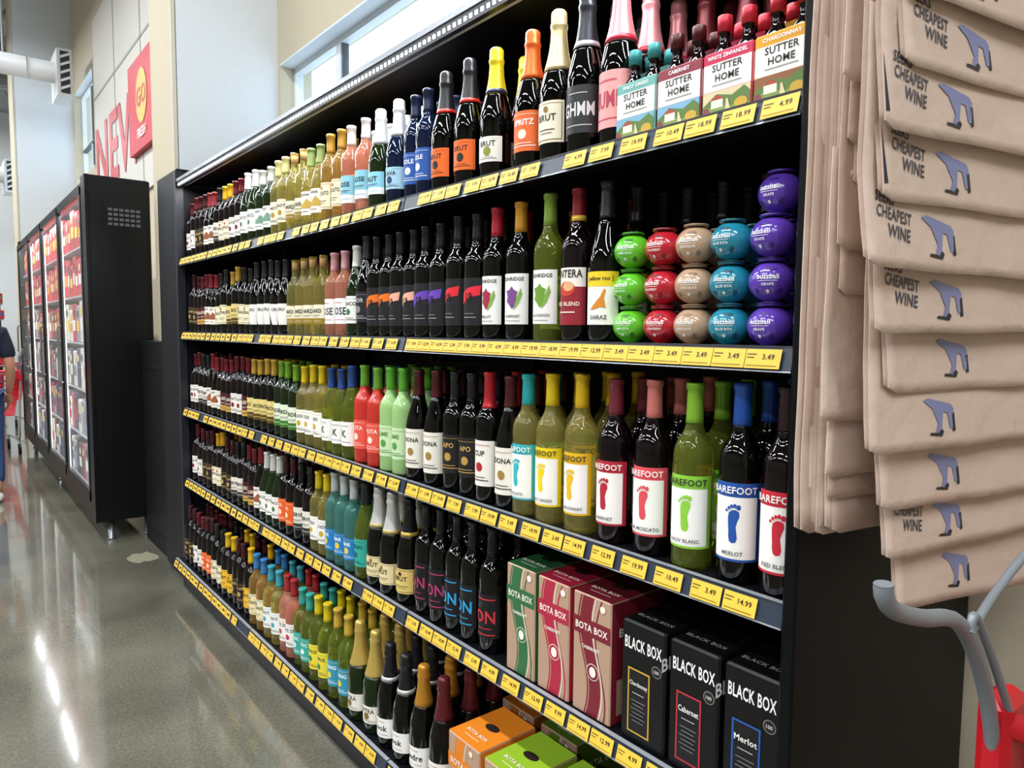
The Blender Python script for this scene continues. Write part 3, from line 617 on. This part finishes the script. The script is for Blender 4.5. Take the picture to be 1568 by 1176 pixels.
# ------------------------------------------------------------------ shopping carts
def cart(loc,rot):
    G=mat('#7f858c',.4,metal=.25); RP=mat('#b5121f',.35); BK=mat('#1a1a1c',.5)
    e=empty('shopping_cart',loc,rot); q=MB()
    for s in (-1,1):
        y=.27*s
        q.tube(smooth_path([(.0,y,1.225),(.004,y,1.210),(.03,y,1.190),(.10,y,1.165),(.20,y,1.135),(.28,y,1.06),(.34,y,.96),(.37,y,.84),(.36,y*.95,.6),(.33,y*.9,.32),(.36,y*.9,.2),(.5,y*.85,.17),(.9,y*.6,.17)]),.0095,G,12)
        q.tube(smooth_path([(.235,y,1.105),(.25,y*.98,1.125),(.32,y*.98,1.15),(.42,y*.93,1.20),(.50,y*.9,1.22)]),.0055,G,8)
        q.tube(smooth_path([(.22,y*.97,1.12),(.235,y*.97,1.135),(.30,y*.96,1.06),(.40,y*.94,.92)]),.0055,G,8)
        q.tube([(.36,y*.97,.95),(.98,y*.80,.90)],.010,G,8)
        q.bbox(.345,y-.02,.85,.43,y+.02,.99,RP,.01)
        for x,yy in ((.38,y*.88),(.9,y*.62)):
            q.tube([(x,yy,.17),(x-.02,yy,.10)],.012,G,8); q.tube([(x-.02,yy-.015,.0625),(x-.02,yy+.015,.0625)],.062,BK,16)
            q.tube([(x-.02,yy-.017,.0625),(x-.02,yy+.017,.0625)],.03,G,12)
    q.tube([(.37,-.27,.955),(.37,.27,.955)],.018,RP,12)
    q.tube([(.98,-.215,.90),(.98,.215,.90)],.010,G,8)
    for s in (-1,1):
        for k in range(8):
            z=.45+k*.065; q.tube([(.38,s*(.20+.07*k/7),z),(.92+.06*k/7,s*(.16+.055*k/7),z-.02)],.005,RP,6)
        for k in range(13):
            t=k/12; q.tube([(.38+.54*t,s*(.20-.04*t),.45),(.38+.60*t,s*(.27-.055*t),.93-.03*t)],.0045,RP,6)
        q.box(.43,s*.252-.012,.86,.64,s*.252+.012,.93,RP)
    for k in range(8):
        t=k/7; q.tube([(.92+.06*t,-(.16+.055*t),.43+.455*t),(.92+.06*t,(.16+.055*t),.43+.455*t)],.005,RP,6)
        q.tube([(.38,-.2+.4*t,.45),(.92,-.16+.32*t,.43),(.98,-.21+.42*t,.89)],.0045,RP,6)
        q.tube([(.38,-.2+.4*t,.45),(.37,-.26+.52*t,.93)],.0045,RP,6)
    for k in range(9): q.tube([(.38+.06*k,-.2,.45),(.38+.06*k,.2,.45)],.0045,RP,6)
    q.obj('cart_body',e); return e
cart((.715,.03,0),0)
cart((.47,9.5,0),math.radians(90)); cart((.70,11.6,0),math.radians(90)); cart((-.3,10.6,0),math.radians(85))

# ------------------------------------------------------------------ glass-door cooler
ck=empty('glass_door_cooler'); CB=mat('#0d0e11',.35,spec=.35); q=MB()
cx0,cx1,cy0,cy1,cz0,cz1=.81,1.235,5.45,10.4,.14,2.47
q.bbox(cx0,cy0,cz0,1.19,cy0+.09,cz1,CB,.008)
q.bbox(cx0,cy1-.09,cz0,cx1,cy1,cz1,CB); q.box(cx0+.02,cy0+.05,cz1-.10,1.19,cy1-.05,cz1,CB); q.box(cx0+.0,cy0+.05,cz0,1.19,cy1-.05,cz0+.14,CB); q.box(1.16,cy0+.09,cz0,1.19,cy1,cz1-.02,mat('#e8eaec',.5))
for j in range(4):
    for k in range(6): q.box(.93+k*.034,cy0-.003,2.15+j*.032,.955+k*.034,cy0+.002,2.168+j*.032,mat('#5a5d62',.5))
q.box(.90,cy0-.006,2.13,.905,cy0,2.30,BLK2)
q.box(cx0-.012,cy0,cz0,cx0+.01,cy0+.16,cz1,CB)
q.obj('cabinet',ck)
q=MB(); nd=4; dw=(cy1-cy0-.25)/nd; glassm=mat('#ffffff',.02,alpha=.10); LEDV=mat('#f4f8ff',.4,emit=2.5); RIM=mat('#9aa0a6',.3,metal=.6)
for k in range(nd):
    a=cy0+.17+k*dw; b=a+dw-.008; z0,z1=cz0+.12,cz1-.06
    q.box(cx0-.016,a,z0,cx0+.01,a+.03,z1,CB); q.box(cx0-.016,b-.03,z0,cx0+.01,b,z1,CB); q.box(cx0-.016,a,z1-.05,cx0+.01,b,z1,CB); q.box(cx0-.016,a,z0,cx0+.01,b,z0+.07,CB)
    q.box(cx0-.018,a+.03,z0+.07,cx0-.014,a+.036,z1-.05,RIM)
    q.box(cx0-.006,a+.03,z0+.05,cx0-.003,b-.03,z1-.03,glassm)
    q.tube([(cx0-.02,b-.06,1.02),(cx0-.045,b-.06,1.04),(cx0-.045,b-.06,1.46),(cx0-.02,b-.06,1.48)],.009,mat('#9da2a6',.3,metal=.8),8)
    q.box(cx0+.012,a+.0,z0+.05,cx0+.022,a+.03,z1-.1,LEDV)
q.obj('doors',ck)
q=MB(); top_c=['#c8141f','#d8202a','#c8141f','#b01018','#c8202a']; low_c=['#e8e4da','#2a2c34','#8a9aa8','#3a4a6a','#c8202a','#d9d2c0','#44464e','#7a3a2a']
for s in range(6):
    z=.30+s*.35; q.box(cx0+.03,cy0+.1,z-.012,1.155,cy1-.1,z,mat('#b9bdc1',.4))
    y=cy0+.2
    while y<cy1-.3:
        w=R_.uniform(.10,.2); h=R_.uniform(.24,.315); c=R_.choice(top_c if s>3 else (top_c+low_c if s==3 else low_c)); q.bbox(cx0+.04,y,z,cx0+.2,y+w-.008,z+h,paper(c),.008)
        q.elems([('r',-w*.35,h*.3,w*.35,h*.58,R_.choice(['#f0d23a','#f4f0e8','#e8a01e'] if s>2 else ['#f4f0e8','#8a9098','#c8202a','#2a4a6a'])),('e',0,h*.76,w*.22,h*.1,R_.choice(['#f4e8c0','#f0d23a','#3a2a1a']))],lambda u,v,d,yy=y+w/2-.004,zz=z:(cx0+.039-d,yy-u,zz+v),.001); y+=w
q.obj('packaged_food',ck)
q=MB()
for x,y in ((.90,5.52),(1.13,5.52),(.90,8.0),(.90,10.3)): q.lathe([(.026,0),(.030,.01),(.022,.015),(.022,.145)],mat('#8d9196',.3,metal=.8),16,x,y)
q.obj('levelling_feet',ck)
q=MB(); q.bbox(1.10,4.74,0,1.19,5.42,1.38,mat('#101115',.5,spec=.3)); q.box(1.095,4.76,.1,1.10,5.40,.11,BLK2); q.box(1.095,4.76,1.2,1.10,5.4,1.22,BLK2); q.obj('low_partition_panel')
q=MB(); pts=[]
for i in range(18):
    a=2*math.pi*i/18; r=.075*(1+R_.uniform(-.3,.3)); pts.append((.98+r*math.cos(a),4.95+r*1.5*math.sin(a),.0015))
q.poly(pts,mat('#8f8a76',.3,var=.25)); q.obj('floor_patch')

# ------------------------------------------------------------------ far merchandise racks
def rack(x0,x1,y0,y1,h,name):
    q=MB(); q.box(x0,y1-.05,0,x1,y1,h,mat('#3a3c40',.5))
    cols=['#9a1f22','#b5202a','#2a5a8a','#c9a83a','#6a7a3a','#d9d0c0','#5a2a5a','#c8602a','#2a2a2e','#9a8a7a']
    z=.15
    while z<h-.1:
        q.box(x0,y0,z-.02,x1,y1,z,mat('#77797c',.5)); x=x0+.02
        while x<x1-.1:
            w=R_.uniform(.08,.16); hh=R_.uniform(.16,.24); q.bbox(x,y0+.02,z,x+w-.01,y0+.14,z+hh,paper(R_.choice(cols)),.01)
            q.elems([('r',-w*.3,hh*.4,w*.3,hh*.7,R_.choice(cols))],lambda u,v,d,xx=x+w/2,zz=z:(xx+u,y0+.019-d,zz+v),.001); x+=w
        z+=.29
    q.obj(name)
rack(-.6,1.0,16.2,16.9,2.25,'snack_display_rack'); rack(-3.2,-1.2,17.2,17.9,2.0,'snack_display_rack')
rack(-6.2,-4.2,14,14.7,1.9,'snack_display_rack')

# ------------------------------------------------------------------ shopper walking away
def skin(name,vs,es,parent,m,lev=2):
    me=bpy.data.meshes.new(name); me.from_pydata([v[:3] for v in vs],[],es); o=bpy.data.objects.new(name,me); COL.objects.link(o); o.parent=parent
    md=o.modifiers.new('skin','SKIN')
    for i,v in enumerate(vs):
        sv=me.skin_vertices[0].data[i]; sv.radius=(v[3],v[4] if len(v)>4 else v[3]); sv.use_root=(i==0)
    md.use_smooth_shade=True; s=o.modifiers.new('sub','SUBSURF'); s.levels=lev; s.render_levels=lev
    me.materials.append(m); return o
SK=mat('#c08a6c',.5); NAVY=mat('#1a2236',.85,bump=.2,bscale=30); JEAN=mat('#2f4a78',.85,bump=.2,bscale=60); HAIR=mat('#2a1c12',.7); SHOE=mat('#e8e6e2',.5)
pe=empty('shopper_person',(.255,7.45,0),0)
body=[(0,0,.98,.15,.11),(0,.01,1.15,.14,.10),(0,.01,1.32,.16,.11),(0,0,1.42,.10,.08),(0,.01,1.50,.055,.055),(0,.02,1.56,.055,.055),
 (-.17,0,1.41,.06),(-.22,-.01,1.27,.048),(-.24,-.01,1.13,.042),(-.235,.08,.98,.034),(-.23,.15,.88,.026),
 (.17,0,1.41,.06),(.215,-.01,1.27,.048),(.235,-.02,1.13,.042),(.235,.06,.98,.034),(.225,.12,.88,.026),
 (-.09,0,.9,.09),(-.10,.10,.50,.055),(-.10,.02,.10,.038),(-.10,.15,.05,.035),(.09,0,.9,.09),(.10,-.04,.50,.055),(.10,-.22,.12,.038),(.10,-.08,.05,.035)]
be=[(0,1),(1,2),(2,3),(3,4),(4,5),(3,6),(6,7),(7,8),(8,9),(9,10),(3,11),(11,12),(12,13),(13,14),(14,15),(0,16),(16,17),(17,18),(18,19),(0,20),(20,21),(21,22),(22,23)]
skin('body',body,be,pe,SK)
skin('shirt',[(0,0,.96,.175,.135),(0,.01,1.15,.165,.125),(0,.01,1.32,.185,.135),(0,0,1.425,.12,.095),(0,.0,1.465,.07,.065),(-.175,0,1.405,.078),(-.22,-.01,1.27,.068),(-.235,-.01,1.18,.062),(.175,0,1.405,.078),(.215,-.01,1.27,.068),(.23,-.01,1.18,.062)],[(0,1),(1,2),(2,3),(3,4),(3,5),(5,6),(6,7),(3,8),(8,9),(9,10)],pe,NAVY)
skin('jeans',[(0,0,.97,.17,.125),(-.09,.01,.86,.105),(-.10,.10,.50,.075),(-.10,.03,.12,.062),(.09,0,.86,.105),(.10,-.04,.50,.075),(.10,-.2,.14,.062)],[(0,1),(1,2),(2,3),(0,4),(4,5),(5,6)],pe,JEAN)
for sx,y in ((-.10,.02),(.10,-.21)):
    skin('shoe_l' if sx<0 else 'shoe_r',[(sx,y-.04,.05,.045,.045),(sx,y+.06,.045,.047,.04),(sx,y+.17,.035,.045,.03)],[(0,1),(1,2)],pe,SHOE)
for s,(wx,wy,wz) in ((-1,(-.23,.15,.88)),(1,(.225,.12,.88))):
    skin('palm',[(wx,wy,wz,.024,.018),(wx,wy+.02,wz-.05,.036,.016),(wx,wy+.035,wz-.085,.036,.014)],[(0,1),(1,2)],pe,SK)
    for k,l in enumerate((.062,.072,.068,.052)):
        yy=wy+.035+(.028-.019*k); skin('finger',[(wx,yy-.008,wz-.075,.009),(wx-s*.008,yy+.004,wz-.075-l*.6,.008),(wx-s*.025,yy+.004,wz-.075-l,.007)],[(0,1),(1,2)],pe,SK,1)
    skin('thumb',[(wx,wy+.035,wz-.03,.010),(wx-s*.012,wy+.068,wz-.055,.009),(wx-s*.02,wy+.078,wz-.085,.008)],[(0,1),(1,2)],pe,SK,1)
q=MB()
def head(scx,scy,scz,m,cz,cut=None,inf=0):
    N1,N2=18,24
    base=len(q.v)
    for j in range(N1+1):
        ph=math.pi*j/N1
        for k in range(N2):
            th=2*math.pi*k/N2; x=math.sin(ph)*math.cos(th); y=math.sin(ph)*math.sin(th); z=math.cos(ph)
            w=1-.22*max(0,-z)**1.3
            if inf==0 and y>.6: y*=1.0+ .16*math.exp(-((z+.12)/.16)**2-(x/.16)**2) + .05*math.exp(-((z+.5)/.1)**2-(x/.3)**2)-.06*math.exp(-((z-.05)/.12)**2-((abs(x)-.35)/.15)**2)
            q.v.append((x*scx*w,y*scy*w+.02,cz+z*scz))
    for j in range(N1):
        for k in range(N2):
            a=base+j*N2+k; c=base+j*N2+(k+1)%N2; zc=(q.v[a][2]-cz)/scz; yc=q.v[a][1]
            if cut and cut(zc,yc): continue
            q.face((a,a+N2,c+N2,c),m,True)
head(.076,.098,.118,SK,1.66)
head(.086,.106,.126,HAIR,1.668,cut=lambda z,y:(y>.03 and z<.55) or z<-.45,inf=1)
for s in (-1,1):
    q.lathe([(.001,-.030),(.012,-.024),(.014,0),(.016,.02),(.004,.032)],SK,10,s*.080,.015,1.655)
    q.lathe([(.002,-.008),(.010,-.004),(.010,.004),(.002,.008)],mat('#f2f0ee',.3),10,s*.030,.101,1.665); q.lathe([(.001,-.005),(.005,-.003),(.005,.003),(.001,.005)],mat('#2a1a10',.3),8,s*.030,.108,1.665)
q.box(-.022,.108,1.606,.022,.112,1.613,mat('#9a5048',.5))
q.obj('head',pe)

# ------------------------------------------------------------------ lights
def area(name,loc,sx,sy,power,rot=(0,0,0),col=(.94,.97,1)):
    l=bpy.data.lights.new(name,'AREA'); l.shape='RECTANGLE'; l.size=sx; l.size_y=sy; l.energy=power; l.color=col
    o=bpy.data.objects.new(name,l); COL.objects.link(o); o.location=loc; o.rotation_euler=rot
    return o
for x in (-.9,-3.6,-6.3):
    for y in (-3,2,7.5,13,19):
        q=MB(); z=5.9; q.box(x-.09,y-1.8,z,x+.09,y+1.8,z+.06,mat('#d9dadb',.5))
        for yy in (-1.5,1.5): q.tube([(x,y+yy,z+.05),(x,y+yy,H)],.004,jm,5)
        o=q.obj('ceiling_lamp'); area('lamp_light',(x,y,z-.01),.16,3.5,185)
area('shelf_light',(1.12,(Y0+Y1)/2,2.24),.03,3.5,15,rot=(0,math.radians(12),0),col=(.95,.97,1))
area('cooler_light',(.828,(cy0+cy1)/2,cz1-.12),.02,4.6,16,col=(.95,.98,1))
w=bpy.data.worlds.new('sky'); scene.world=w; w.use_nodes=True; bg=w.node_tree.nodes['Background']
tc=w.node_tree.nodes.new('ShaderNodeTexCoord'); sp=w.node_tree.nodes.new('ShaderNodeSeparateXYZ'); rp=w.node_tree.nodes.new('ShaderNodeValToRGB')
w.node_tree.links.new(tc.outputs['Generated'],sp.inputs[0]); w.node_tree.links.new(sp.outputs['Z'],rp.inputs[0]); w.node_tree.links.new(rp.outputs[0],bg.inputs[0])
rp.color_ramp.elements[0].color=(.66,.84,1.0,1); rp.color_ramp.elements[1].color=(.36,.66,1,1); bg.inputs[1].default_value=2.3
